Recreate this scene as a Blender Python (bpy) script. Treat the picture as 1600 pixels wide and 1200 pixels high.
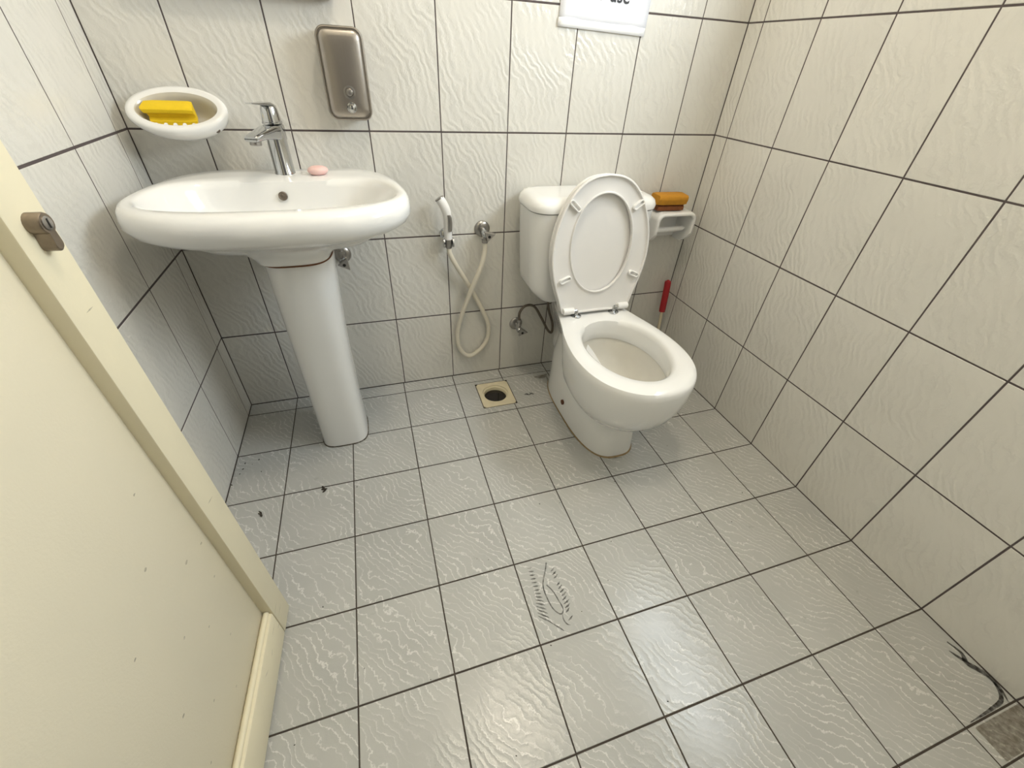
import bpy, bmesh, math, random
from mathutils import Vector, Matrix
random.seed(7)
for o in list(bpy.data.objects):
    bpy.data.objects.remove(o, do_unlink=True)
SC = bpy.context.scene
COL = SC.collection

# ------------------------------------------------------------------ camera
cam_d = bpy.data.cameras.new('camera')
cam = bpy.data.objects.new('camera', cam_d)
COL.objects.link(cam)
SC.camera = cam
cam_d.sensor_fit = 'HORIZONTAL'
cam_d.sensor_width = 36.0
cam_d.lens = 647.8 / 1600 * 36.0
cam_d.clip_start = 0.02
_r = Vector((0.95312, -0.29898, 0.04666))
_d = Vector((-0.14917, -0.59839, -0.78719))
_f = Vector((0.26328, 0.74333, -0.61494))
cam.matrix_world = Matrix(((_r.x, -_d.x, -_f.x, 0.7430), (_r.y, -_d.y, -_f.y, -1.3927), (_r.z, -_d.z, -_f.z, 1.0570), (0, 0, 0, 1)))

# ------------------------------------------------------------------ world, lights, exposure
w = bpy.data.worlds.new('world')
SC.world = w
w.use_nodes = True
w.node_tree.nodes['Background'].inputs[0].default_value = (0.93, 0.96, 1.0, 1)
w.node_tree.nodes['Background'].inputs[1].default_value = 0.06
SC.view_settings.view_transform = 'Standard'
SC.view_settings.look = 'None'
SC.view_settings.gamma = 1.0
SC.view_settings.use_curve_mapping = False
SC.view_settings.exposure = -0.06


def light(name, kind, loc, energy, color, rot=(0, 0, 0), size=None, size_y=None):
    d = bpy.data.lights.new(name, kind)
    d.energy = energy
    d.color = color
    if kind == 'AREA':
        d.shape = 'RECTANGLE'
        d.size = size
        d.size_y = size_y or size
    else:
        d.shadow_soft_size = size
    o = bpy.data.objects.new(name, d)
    o.location = loc
    o.rotation_euler = rot
    COL.objects.link(o)
    return o


R90 = math.pi / 2
# daylight through the high window in the right wall
light('window_daylight', 'AREA', (1.985, -0.861, 1.538), 19.5, (0.85, 0.935, 1.0), (0, R90, 0), 0.44, 0.76)
# warm bulb of the ceiling lamp
light('ceiling_bulb', 'POINT', (1.09, -0.72, 2.34), 24.0, (1.0, 0.89, 0.72), size=0.09)
# faint warm fill light added in the unseen corridor beyond the open door
light('corridor_fill', 'AREA', (0.82, -2.35, 1.45), 0.6, (1.0, 0.88, 0.72), (R90, 0, 0), 0.9, 1.6)


# ------------------------------------------------------------------ node helpers and materials
class NT:
    def __init__(self, name):
        self.m = bpy.data.materials.new(name)
        self.m.use_nodes = True
        self.t = self.m.node_tree
        self.b = self.t.nodes['Principled BSDF']

    def n(self, typ, **kw):
        nd = self.t.nodes.new(typ)
        for k, v in kw.items():
            setattr(nd, k, v)
        return nd

    def put(self, sock, v):
        if isinstance(v, bpy.types.NodeSocket):
            self.t.links.new(v, sock)
        elif v is not None:
            sock.default_value = v

    def math(self, op, a, b=None, c=None, clamp=False):
        nd = self.n('ShaderNodeMath', operation=op, use_clamp=clamp)
        self.put(nd.inputs[0], a)
        self.put(nd.inputs[1], b)
        self.put(nd.inputs[2], c)
        return nd.outputs[0]

    def vmath(self, op, a, b=None):
        nd = self.n('ShaderNodeVectorMath', operation=op)
        self.put(nd.inputs[0], a)
        self.put(nd.inputs[1], b)
        return nd.outputs['Value'] if op in ('DOT_PRODUCT', 'LENGTH', 'DISTANCE') else nd.outputs[0]

    def noise(self, vec, scale, detail=2.0, rough=0.5):
        nd = self.n('ShaderNodeTexNoise')
        self.put(nd.inputs['Vector'], vec)
        nd.inputs['Scale'].default_value = scale
        nd.inputs['Detail'].default_value = detail
        nd.inputs['Roughness'].default_value = rough
        return nd.outputs[0]

    def remap(self, v, a, b, c=0.0, d=1.0, smooth=False):
        nd = self.n('ShaderNodeMapRange', interpolation_type='SMOOTHSTEP' if smooth else 'LINEAR')
        self.put(nd.inputs[0], v)
        for i, x in enumerate((a, b, c, d)):
            nd.inputs[i + 1].default_value = x
        return nd.outputs[0]

    def mix(self, f, a, b, mode='MIX'):
        nd = self.n('ShaderNodeMix', data_type='RGBA', blend_type=mode)
        self.put(nd.inputs[0], f)
        self.put(nd.inputs[6], a if isinstance(a, bpy.types.NodeSocket) else (*a, 1))
        self.put(nd.inputs[7], b if isinstance(b, bpy.types.NodeSocket) else (*b, 1))
        return nd.outputs[2]

    def bump(self, h, strength, dist):
        nd = self.n('ShaderNodeBump')
        nd.inputs['Strength'].default_value = strength
        nd.inputs['Distance'].default_value = dist
        self.put(nd.inputs['Height'], h)
        self.put(self.b.inputs['Normal'], nd.outputs[0])

    def set(self, **kw):
        names = dict(color='Base Color', rough='Roughness', metal='Metallic', coat='Coat Weight', coat_rough='Coat Roughness', spec='Specular IOR Level', trans='Transmission Weight', emit='Emission Color', emit_s='Emission Strength', sss='Subsurface Weight', alpha='Alpha', ior='IOR')
        for k, v in kw.items():
            s = self.b.inputs[names[k]]
            if isinstance(v, tuple) and len(v) == 3:
                v = (*v, 1)
            self.put(s, v)
        return self


def simple(name, color, rough=0.5, metal=0.0, var=0.06, scale=8.0, bump=0.0, bscale=200.0, **kw):
    t = NT(name)
    co = t.n('ShaderNodeTexCoord').outputs['Object']
    nz = t.noise(co, scale, 3.0)
    c2 = tuple(c * (1 - 2 * var) for c in color)
    t.set(color=t.mix(nz, color, c2), rough=rough, metal=metal, **kw)
    if bump:
        t.bump(t.noise(co, bscale, 3.0), bump, 0.002)
    return t.m


def veined(name, base, base2, vein, freq, direc, thin, vein_amt, bump_amt, rough, rnd_dark, warp=1.6, dirt=None):
    """glazed tile with fine wavy contour veins (in the plane of the tile)"""
    t = NT(name)
    co = t.n('ShaderNodeTexCoord').outputs['Object']
    rnd = t.n('ShaderNodeObjectInfo').outputs['Random']
    offs = t.n('ShaderNodeCombineXYZ')
    t.put(offs.inputs[0], t.math('MULTIPLY', rnd, 7.31))
    t.put(offs.inputs[1], t.math('MULTIPLY', t.math('FRACT', t.math('MULTIPLY', rnd, 17.7)), 5.3))
    t.put(offs.inputs[2], t.math('MULTIPLY', t.math('FRACT', t.math('MULTIPLY', rnd, 91.3)), 4.1))
    p = t.vmath('ADD', co, offs.outputs[0])
    lin = t.math('MULTIPLY', t.vmath('DOT_PRODUCT', p, direc), freq)
    n1 = t.math('MULTIPLY', t.noise(p, 8.0, 2.0), warp * 3.0)
    n2 = t.math('MULTIPLY', t.noise(p, 50.0, 4.0, 0.65), warp * 0.8)
    ph = t.math('ADD', t.math('ADD', lin, n1), n2)
    s = t.math('SINE', t.math('MULTIPLY', ph, 2 * math.pi))
    line = t.remap(s, thin, 1.0, 0.0, 1.0, True)
    mask = t.remap(t.noise(p, 11.0, 3.0), 0.32, 0.6, 0.12, 1.0, True)
    line = t.math('MULTIPLY', line, mask)
    cl = t.noise(p, 6.0, 4.0, 0.6)
    c = t.mix(t.remap(cl, 0.3, 0.7), base, base2)
    dk = t.remap(rnd, 0.0, 1.0, 1.0 - rnd_dark, 1.0)
    g = t.n('ShaderNodeCombineColor')
    for i in range(3):
        t.put(g.inputs[i], dk)
    c = t.mix(1.0, c, g.outputs[0], 'MULTIPLY')
    c = t.mix(t.math('MULTIPLY', line, vein_amt), c, vein)
    if dirt:
        wp = t.n('ShaderNodeNewGeometry').outputs['Position']
        d = t.remap(t.noise(wp, 14.0, 5.0, 0.65), 0.56, 0.76, 0.0, 0.55, True)
        d2 = t.math('MULTIPLY', t.remap(t.noise(wp, 60.0, 4.0, 0.7), 0.5, 0.7, 0.0, 1.0, True), d)
        c = t.mix(d2, c, dirt)
    t.set(color=c, rough=t.math('ADD', rough, t.math('MULTIPLY', cl, 0.12)), spec=0.5)
    s2 = t.math('MULTIPLY', t.math('ADD', t.math('MULTIPLY', s, 0.5), 0.5), mask)
    h = t.math('ADD', t.math('MULTIPLY', s2, 0.6), t.math('MULTIPLY', t.noise(p, 30.0, 2.0), 0.22))
    t.bump(h, bump_amt, 0.004)
    return t.m


M = {}
M['wall_tile'] = veined('wall_tile_glaze', (0.75, 0.735, 0.685), (0.705, 0.69, 0.64), (0.55, 0.535, 0.50), 50.0, (0.88, 0.42, 0.1), 0.62, 0.20, 0.34, 0.17, 0.04, warp=1.7)
M['floor_tile'] = veined('floor_tile_glaze', (0.505, 0.507, 0.484), (0.452, 0.455, 0.435), (0.80, 0.795, 0.765), 60.0, (0.80, 0.58, 0.1), 0.84, 0.62, 0.10, 0.17, 0.06, warp=2.1, dirt=(0.17, 0.15, 0.12))
M['grout_wall'] = simple('grout_wall', (0.115, 0.092, 0.09), 0.9, var=0.2, scale=30)
M['grout_floor'] = simple('grout_floor', (0.075, 0.058, 0.045), 0.9, var=0.25, scale=30)
M['plaster'] = simple('plaster', (0.80, 0.78, 0.72), 0.8, var=0.03, scale=3)
M['ceramic'] = simple('ceramic', (0.86, 0.858, 0.84), 0.12, var=0.015, scale=4, coat=0.4, coat_rough=0.04)
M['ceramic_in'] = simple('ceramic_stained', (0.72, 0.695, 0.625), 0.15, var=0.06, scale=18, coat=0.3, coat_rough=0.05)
M['plastic'] = simple('white_plastic', (0.80, 0.785, 0.765), 0.32, var=0.012, scale=5)
M['plastic_white'] = simple('bright_plastic', (0.88, 0.87, 0.85), 0.28, var=0.01)
M['hose'] = simple('cream_hose', (0.80, 0.75, 0.63), 0.42, var=0.06, scale=20)
M['chrome'] = simple('chrome', (0.60, 0.61, 0.62), 0.09, 1.0, var=0.08, scale=30)
M['dull_chrome'] = simple('dull_chrome', (0.46, 0.44, 0.42), 0.3, 1.0, var=0.12, scale=60)
M['dark_metal'] = simple('tarnished_metal', (0.24, 0.20, 0.165), 0.45, 0.8, var=0.25, scale=90)
M['black'] = simple('black_hole', (0.012, 0.010, 0.010), 0.6)
M['water'] = simple('drain_water', (0.02, 0.016, 0.014), 0.05, var=0.1)
M['bowl_water'] = simple('bowl_water', (0.66, 0.635, 0.55), 0.04, var=0.04, scale=20)
M['drain'] = simple('cream_drain', (0.80, 0.72, 0.52), 0.35, var=0.10, scale=40)
M['rust'] = simple('rust_line', (0.22, 0.085, 0.035), 0.8, var=0.3, scale=60)
M['sealant'] = simple('brown_sealant', (0.40, 0.28, 0.14), 0.7, var=0.25, scale=50)
M['door'] = simple('cream_door_paint', (0.80, 0.735, 0.57), 0.42, var=0.025, scale=5, bump=0.12, bscale=260)
M['door_side'] = simple('cream_stile_paint', (0.82, 0.75, 0.55), 0.5, var=0.04, scale=12, bump=0.1, bscale=120)
M['lock'] = simple('brass_nickel', (0.36, 0.30, 0.24), 0.42, 1.0, var=0.2, scale=120)
M['sponge_yellow'] = simple('sponge_yellow', (0.90, 0.62, 0.012), 0.85, var=0.06, scale=60, bump=0.5, bscale=500)
M['sponge_amber'] = simple('sponge_amber', (0.60, 0.27, 0.014), 0.8, var=0.12, scale=60, bump=0.5, bscale=400)
M['sponge_dark'] = simple('sponge_dark', (0.24, 0.075, 0.018), 0.85, var=0.2, scale=60, bump=0.5, bscale=400)
M['soap'] = simple('pink_soap', (0.90, 0.60, 0.56), 0.4, var=0.05, scale=40, sss=0.1)
M['red'] = simple('red_rubber', (0.38, 0.012, 0.018), 0.5, var=0.1)
M['stick'] = simple('cream_stick', (0.70, 0.62, 0.44), 0.5)
M['bristle'] = simple('bristle', (0.7, 0.66, 0.6), 0.8)
M['paper'] = simple('paper', (0.80, 0.81, 0.86), 0.45, var=0.01, coat=0.3, coat_rough=0.15)
M['tape'] = simple('tape', (0.94, 0.94, 0.95), 0.25, var=0.01)
M['ink'] = simple('ink', (0.03, 0.03, 0.035), 0.6)
M['frame'] = simple('mahogany', (0.10, 0.028, 0.022), 0.4, var=0.2, scale=40)
M['mirror'] = simple('mirror_glass', (0.86, 0.88, 0.88), 0.02, 1.0, var=0.0)
M['debris'] = simple('leaf_scrap', (0.055, 0.045, 0.032), 0.9, var=0.3, scale=200)
M['aluminium'] = simple('aluminium', (0.75, 0.75, 0.75), 0.4, 0.6)
M['frosted'] = simple('frosted_pane', (0.85, 0.9, 0.93), 0.6, trans=0.6)


def steel():
    t = NT('brushed_steel')
    co = t.n('ShaderNodeTexCoord').outputs['Object']
    st = t.vmath('MULTIPLY', co, (900.0, 900.0, 6.0))
    nz = t.noise(st, 1.0, 2.0)
    t.set(color=t.mix(nz, (0.42, 0.385, 0.345), (0.36, 0.33, 0.295)), metal=1.0, rough=t.remap(nz, 0.2, 0.8, 0.30, 0.40))
    return t.m


def stain_mat(name, color, alpha):
    t = NT(name)
    co = t.n('ShaderNodeTexCoord').outputs['Object']
    t.set(color=color, rough=0.7, alpha=t.remap(t.noise(co, 90.0, 3.0), 0.3, 0.65, alpha * 0.35, alpha))
    return t.m


M['steel'] = steel()
M['stain'] = stain_mat('shoe_dirt', (0.085, 0.08, 0.072), 0.72)
M['smear'] = stain_mat('black_smear', (0.035, 0.03, 0.025), 0.9)
M['scuff'] = stain_mat('paint_scuff', (0.30, 0.25, 0.16), 0.45)
M['grime'] = stain_mat('brown_grime', (0.16, 0.115, 0.06), 0.55)
_lamp = NT('lamp_glow').set(color=(0.9, 0.88, 0.82), emit=(1.0, 0.84, 0.62), emit_s=9.0)
M['glow'] = _lamp.m


# ------------------------------------------------------------------ mesh helpers
def link(name, me, mat, parent=None, loc=(0, 0, 0), rot=(0, 0, 0)):
    o = bpy.data.objects.new(name, me)
    if mat is not None and len(me.materials) == 0:
        me.materials.append(mat)
    COL.objects.link(o)
    o.location = loc
    o.rotation_euler = rot
    if parent is not None:
        o.parent = parent
    return o


def fin(name, bm, mat, parent=None, loc=(0, 0, 0), rot=(0, 0, 0), smooth=True, angle=40, sub=0):
    bmesh.ops.recalc_face_normals(bm, faces=bm.faces)
    me = bpy.data.meshes.new(name)
    bm.to_mesh(me)
    bm.free()
    if smooth:
        for p in me.polygons:
            p.use_smooth = True
        me.set_sharp_from_angle(angle=math.radians(angle))
    o = link(name, me, mat, parent, loc, rot)
    if sub:
        s = o.modifiers.new('sub', 'SUBSURF')
        s.levels = sub
        s.render_levels = sub
    return o


def tag(o, label=None, cat=None, group=None, kind=None):
    for k, v in (('label', label), ('category', cat), ('group', group), ('kind', kind)):
        if v:
            o[k] = v
    return o


def empty(name, loc, label, cat, group=None, rz=0.0):
    o = bpy.data.objects.new(name, None)
    o.empty_display_size = 0.05
    COL.objects.link(o)
    o.location = loc
    o.rotation_euler = (0, 0, rz)
    return tag(o, label, cat, group)


def box(bm, a, b, bevel=0.0, seg=2):
    v = [bm.verts.new((x, y, z)) for x in (a[0], b[0]) for y in (a[1], b[1]) for z in (a[2], b[2])]
    fs = [bm.faces.new([v[i] for i in q]) for q in ((0, 1, 3, 2), (4, 6, 7, 5), (0, 4, 5, 1), (2, 3, 7, 6), (0, 2, 6, 4), (1, 5, 7, 3))]
    if bevel:
        es = list({e for f in fs for e in f.edges})
        bmesh.ops.recalc_face_normals(bm, faces=fs)
        bmesh.ops.bevel(bm, geom=es, offset=bevel, segments=seg, profile=0.5, affect='EDGES')


def loft(bm, rings, cap0=True, cap1=True):
    vs = [[bm.verts.new(p) for p in r] for r in rings]
    n = len(vs[0])
    for a, b in zip(vs, vs[1:]):
        for i in range(n):
            j = (i + 1) % n
            bm.faces.new((a[i], a[j], b[j], b[i]))
    if cap0:
        bm.faces.new(list(reversed(vs[0])))
    if cap1:
        bm.faces.new(vs[-1])
    return vs


def frame_of(d):
    d = Vector(d).normalized()
    a = Vector((0, 0, 1)) if abs(d.z) < 0.9 else Vector((1, 0, 0))
    u = d.cross(a).normalized()
    return u, d.cross(u).normalized()


def lathe(bm, p0, d, prof, n=28, cap=True):
    """prof: list of (distance along d, radius)"""
    p0 = Vector(p0)
    d = Vector(d).normalized()
    u, v = frame_of(d)
    rings = []
    for s, r in prof:
        rings.append([p0 + d * s + u * (r * math.cos(2 * math.pi * i / n)) + v * (r * math.sin(2 * math.pi * i / n)) for i in range(n)])
    loft(bm, rings, cap, cap)


def spline(pts, sub=8):
    pts = [Vector(p) for p in pts]
    out = []
    for i in range(len(pts) - 1):
        p0 = pts[i - 1] if i else pts[0] * 2 - pts[1]
        p1, p2 = pts[i], pts[i + 1]
        p3 = pts[i + 2] if i + 2 < len(pts) else p2 * 2 - p1
        for k in range(sub):
            t = k / sub
            out.append(0.5 * ((2 * p1) + (p2 - p0) * t + (2 * p0 - 5 * p1 + 4 * p2 - p3) * t * t + (3 * p1 - p0 - 3 * p2 + p3) * t ** 3))
    out.append(pts[-1])
    return out


def tube(bm, pts, rad, n=12, cap=True):
    pts = [Vector(p) for p in pts]
    m = len(pts)
    rr = rad if isinstance(rad, (list, tuple)) else [rad] * m
    rings = []
    u = None
    for i, p in enumerate(pts):
        d = (pts[min(i + 1, m - 1)] - pts[max(i - 1, 0)]).normalized()
        if u is None:
            u, _ = frame_of(d)
        u = (u - d * u.dot(d)).normalized()
        v = d.cross(u)
        rings.append([p + u * (rr[i] * math.cos(2 * math.pi * k / n)) + v * (rr[i] * math.sin(2 * math.pi * k / n)) for k in range(n)])
    loft(bm, rings, cap, cap)


def superell(a, b, e, n, x0=0.0, y0=0.0, b2=None):
    """b: half-extent towards +y, b2 towards -y"""
    out = []
    for i in range(n):
        t = 2 * math.pi * i / n
        c, s = math.cos(t), math.sin(t)
        bb = b if s >= 0 or b2 is None else b2
        out.append((x0 + a * math.copysign(abs(c) ** e, c), y0 + bb * math.copysign(abs(s) ** e, s)))
    return out


def rrect(x0, x1, y0, y1, r, k=6):
    pts = []
    for cx, cy, a0 in ((x1 - r, y1 - r, 0), (x0 + r, y1 - r, 90), (x0 + r, y0 + r, 180), (x1 - r, y0 + r, 270)):
        for i in range(k + 1):
            a = math.radians(a0 + 90 * i / k)
            pts.append((cx + r * math.cos(a), cy + r * math.sin(a)))
    return pts


def polar(poly, c, n):
    """radial resample of a closed polygon seen from c"""
    out = []
    m = len(poly)
    for i in range(n):
        t = 2 * math.pi * i / n
        dx, dy = math.cos(t), math.sin(t)
        best = None
        for k in range(m):
            ax, ay = poly[k][0] - c[0], poly[k][1] - c[1]
            bx, by = poly[(k + 1) % m][0] - c[0], poly[(k + 1) % m][1] - c[1]
            ex, ey = bx - ax, by - ay
            den = dx * ey - dy * ex
            if abs(den) < 1e-12:
                continue
            s = (ax * ey - ay * ex) / den
            q = (ax * dy - ay * dx) / den
            if s > 0 and -1e-9 <= q <= 1 + 1e-9 and (best is None or s > best):
                best = s
        out.append(best or 0.01)
    return out


# ------------------------------------------------------------------ room shell
XL, XR, YF, ZC = 0.2125, 1.936, -1.70, 2.50
XCOL = [XL, 0.372, 0.575, 0.7735, 0.973, 1.174, 1.3675, 1.569, 1.768, XR]
FCOL = [XL, 0.370, 0.568, 0.7675, 0.967, 1.168, 1.3685, 1.570, 1.771, XR]
ZROW = [0.0, 0.291, 0.5855, 0.883, 1.1805, 1.478, 1.7755, 2.073, 2.37, ZC]
YCOL = [0.0, -0.0615, -0.262, -0.4615, -0.661, -0.8615, -1.062, -1.261, -1.463, -1.663, YF]
YROW = [0.0, -0.0635, -0.266, -0.4640, -0.6625, -0.8615, -1.0625, -1.2615, -1.463, -1.528, YF]
WIN = (-1.261, -0.4615, 1.30, 1.7755)
DOOR = (0.375, 1.255, 2.06)

_tile_cache = {}


def tile_mesh(wd, hg, mat, key):
    k = (round(wd, 4), round(hg, 4), key)
    if k in _tile_cache:
        return _tile_cache[k]
    bm = bmesh.new()
    c, th = 0.0009, 0.007
    lv = [(-th, 0.0), (-c, 0.0), (0.0, c)]
    rings = []
    for z, ins in lv:
        x, y = wd / 2 - ins, hg / 2 - ins
        rings.append([(-x, -y, z), (x, -y, z), (x, y, z), (-x, y, z)])
    loft(bm, rings)
    bmesh.ops.recalc_face_normals(bm, faces=bm.faces)
    me = bpy.data.meshes.new(key)
    bm.to_mesh(me)
    bm.free()
    me.materials.append(mat)
    _tile_cache[k] = me
    return me


def tiles(parent, us, vs, place, rot, mat, key, gu, gv, skip=None):
    """us, vs: joint positions; place(u, v) -> world centre"""
    for i in range(len(us) - 1):
        for j in range(len(vs) - 1):
            if skip and skip(us[i], us[i + 1], vs[j], vs[j + 1]):
                continue
            a, b = sorted((us[i], us[i + 1]))
            c, d = sorted((vs[j], vs[j + 1]))
            me = tile_mesh(b - a - gu, d - c - gv, mat, key)
            o = bpy.data.objects.new('tile', me)
            COL.objects.link(o)
            o.parent = parent
            o.location = place((a + b) / 2, (c + d) / 2)
            j1, j2 = random.uniform(-.0016, .0016), random.uniform(-.0016, .0016)
            o.rotation_euler = (rot[0] + j1, rot[1] + j2, rot[2])


def struct(name, boxes, mat):
    bm = bmesh.new()
    for a, b in boxes:
        box(bm, a, b)
    return tag(fin(name, bm, mat, smooth=False), kind='structure')


G = 0.0007   # grout sits this far behind the tile face
floor = struct('floor', [((XL - .12, YF - .12, -.12), (1.113 - .066, .12, -G)), ((1.113 + .066, YF - .12, -.12), (XR + .12, .12, -G)),
                         ((1.113 - .066, YF - .12, -.12), (1.113 + .066, -.158 - .075, -G)), ((1.113 - .066, -.158 + .075, -.12), (1.113 + .066, .12, -G))], M['grout_floor'])
wall_back = struct('wall_back', [((XL - .12, G, -.02), (XR + .12, .12, ZC))], M['grout_wall'])
wall_left = struct('wall_left', [((XL - .12, YF, -.02), (XL - G, G, ZC))], M['grout_wall'])
y0, y1, z0, z1 = WIN
wall_right = struct('wall_right', [((XR + G, YF, -.02), (XR + .12, y0, ZC)), ((XR + G, y1, -.02), (XR + .12, G, ZC)),
                                   ((XR + G, y0, -.02), (XR + .12, y1, z0)), ((XR + G, y0, z1), (XR + .12, y1, ZC))], M['grout_wall'])
wall_front = struct('wall_front', [((XL - .12, YF - .12, -.02), (DOOR[0], YF, ZC)), ((DOOR[1], YF - .12, -.02), (XR + .12, YF, ZC)),
                                   ((DOOR[0], YF - .12, DOOR[2]), (DOOR[1], YF, ZC))], M['plaster'])
ceiling = struct('ceiling', [((XL - .12, YF - .12, ZC), (XR + .12, .12, ZC + .1))], M['plaster'])

WT, FT = M['wall_tile'], M['floor_tile']
tiles(wall_back, XCOL, ZROW, lambda u, v: (u, 0, v), (R90, 0, 0), WT, 'wall_tile', 0.0028, 0.0040)
tiles(wall_right, [y for y in YCOL if WIN[0] - .01 < y < WIN[1] + .01], [ZROW[4], WIN[2]], lambda u, v: (XR, u, v), (R90, 0, -R90), WT, 'wall_tile', 0.0032, 0.0034)
tiles(wall_right, YCOL, ZROW, lambda u, v: (XR, u, v), (R90, 0, -R90), WT, 'wall_tile', 0.0032, 0.0034,
      skip=lambda a, b, c, d: max(a, b) <= y1 + .01 and min(a, b) >= y0 - .01 and min(c, d) >= 1.17 and max(c, d) <= z1 + .01)
tiles(wall_left, YCOL, ZROW, lambda u, v: (XL, u, v), (R90, 0, R90), WT, 'wall_tile', 0.0034, 0.0046)


# the floor tiles (those around the drain are cut to its square)
DX0, DX1, DY0, DY1 = 1.113 - .067, 1.113 + .067, -.158 - .076, -.158 + .074


def floor_skip(a, b, c, d):
    lo, hi = min(c, d), max(c, d)
    return a < DX1 - .002 and b > DX0 + .002 and lo < DY1 - .002 and hi > DY0 + .002


tiles(floor, FCOL, YROW, lambda u, v: (u, v, 0), (0, 0, 0), FT, 'floor_tile', 0.0026, 0.0032, skip=floor_skip)


def cut_tile(pts):
    bm = bmesh.new()
    cx = sum(p[0] for p in pts) / len(pts)
    cy = sum(p[1] for p in pts) / len(pts)
    loft(bm, [[(x - cx, y - cy, z) for x, y in pts] for z in (-.007, 0.0)])
    fin('tile', bm, FT, floor, (cx, cy, 0), smooth=False)


g = 0.0015
xa, xm, xb, ya, yb = 0.967 + g, 1.168, 1.3685 - g, -0.266 + g, -0.0635 - g
cut_tile([(xa, ya), (xm - g, ya), (xm - g, DY0 - g), (DX0 - g, DY0 - g), (DX0 - g, DY1 + g), (xm - g, DY1 + g), (xm - g, yb), (xa, yb)])
cut_tile([(xm + g, ya), (xb, ya), (xb, yb), (xm + g, yb), (xm + g, DY1 + g), (DX1 + g, DY1 + g), (DX1 + g, DY0 - g), (xm + g, DY0 - g)])

# ------------------------------------------------------------------ window (high in the right wall, out of frame)
win = empty('window_1', (XR + .07, (y0 + y1) / 2, z0), 'small frosted window high in the right wall', None)
win['kind'] = 'structure'
bm = bmesh.new()
hw, hh = (y1 - y0) / 2, z1 - z0
for a, b in (((-.02, -hw, 0), (.02, -hw + .03, hh)), ((-.02, hw - .03, 0), (.02, hw, hh)), ((-.02, -hw + .03, 0), (.02, hw - .03, .03)), ((-.02, -hw + .03, hh - .03), (.02, hw - .03, hh)), ((-.015, -.012, .03), (.015, .012, hh - .03))):
    box(bm, a, b)
fin('window_frame', bm, M['aluminium'], win, smooth=False)
for s in (-1, 1):
    bm = bmesh.new()
    a, b = sorted((s * .012, s * (hw - .03)))
    box(bm, (.0, a, .03), (.006, b, hh - .03))
    fin('pane', bm, M['frosted'], win, smooth=False)

# ------------------------------------------------------------------ ceiling lamp (out of frame)
lamp = empty('ceiling_light', (1.09, -0.72, ZC), 'round flush ceiling lamp in the middle of the ceiling', 'lamp')
bm = bmesh.new()
lathe(bm, (0, 0, 0), (0, 0, -1), [(0, .11), (.02, .115), (.025, .11)])
fin('base', bm, M['plastic_white'], lamp)
bm = bmesh.new()
lathe(bm, (0, 0, -.025), (0, 0, -1), [(0, .10), (.02, .098), (.04, .085), (.055, .055), (.06, .02)])
fin('diffuser', bm, M['glow'], lamp)

# ------------------------------------------------------------------ door (open, on the left)
door = empty('door_1', (0.375, YF + .02, 0.008), 'open cream painted panel door standing on the left of the floor', None, rz=math.radians(-2.9))
door['kind'] = 'structure'
DW, DH, DT = 0.866, 2.03, 0.038     # local: y from the hinge to the free edge, face at x = 0, thickness to -x
ST = 0.058
RL = 0.098


def door_part(name, a, b, bev=.0025, mat='door_side'):
    bm = bmesh.new()
    box(bm, a, b, bev, 2)
    return fin(name, bm, M[mat], door, angle=30)


door_part('stile', (-DT, DW - ST, 0), (0, DW, DH))
door_part('stile', (-DT, 0, 0), (0, ST, DH))
door_part('rail', (-DT, ST, 0), (0, DW - ST - .0008, RL), .004)
door_part('rail', (-DT, ST, DH - .1), (0, DW - ST, DH), .004)
door_part('panel', (-DT + .006, ST - .005, RL - .005), (-.019, DW - ST + .004, DH - .095), .001, 'door')
# quarter-round bead along the foot of the panel
bm = bmesh.new()
tube(bm, [(-.012, ST, RL + .001), (-.012, DW - ST - .001, RL + .001)], .006, 10)
fin('bead', bm, M['door_side'], door)
# scuffs and smudges on the paint
bm = bmesh.new()
rnd = random.Random(4)
for y, z, s in [(.79, .40, .004), (.77, .33, .003), (.745, .42, .005), (.70, .30, .003), (.66, .36, .0035), (.72, .22, .003), (.62, .22, .003), (.58, .30, .004), (.69, .50, .004), (.75, .58, .003), (.60, .45, .003), (.66, .15, .003), (.55, .18, .003)]:
    s *= .62
    pts = [(s * (1 + .5 * rnd.random()) * math.cos(a), s * (.5 + .5 * rnd.random()) * math.sin(a)) for a in [2 * math.pi * i / 9 for i in range(9)]]
    bm.faces.new([bm.verts.new((-.0186, y + a, z + b)) for a, b in pts])
for y, z, l in ((.83, .06, .03), (.80, .05, .02), (.78, .075, .026), (.74, .06, .02), (.82, .085, .03), (.70, .07, .02), (.835, .45, .02), (.84, .80, .016), (.825, 1.0, .02)):
    a = rnd.uniform(-.5, .5)
    bm.faces.new([bm.verts.new((.0004, y + p * math.cos(a) - q * math.sin(a), z + p * math.sin(a) + q * math.cos(a))) for p, q in ((-l / 2, 0), (0, -.0009), (l / 2, 0), (0, .0009))])
o = fin('scuff_marks', bm, M['scuff'], door, smooth=False)
o['kind'] = 'stuff'
# euro cylinder of the lock
ly, lz = DW - .030, 0.898


def euro(r, rf, drop):
    pts = []
    for i in range(17):
        a = math.radians(-60 + 300 * i / 16)
        pts.append((r * math.cos(a), r * math.sin(a)))
    for i in range(9):
        a = math.radians(180 + 180 * i / 8)
        pts.append((rf * math.cos(a), -drop + rf * math.sin(a)))
    return pts


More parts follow.
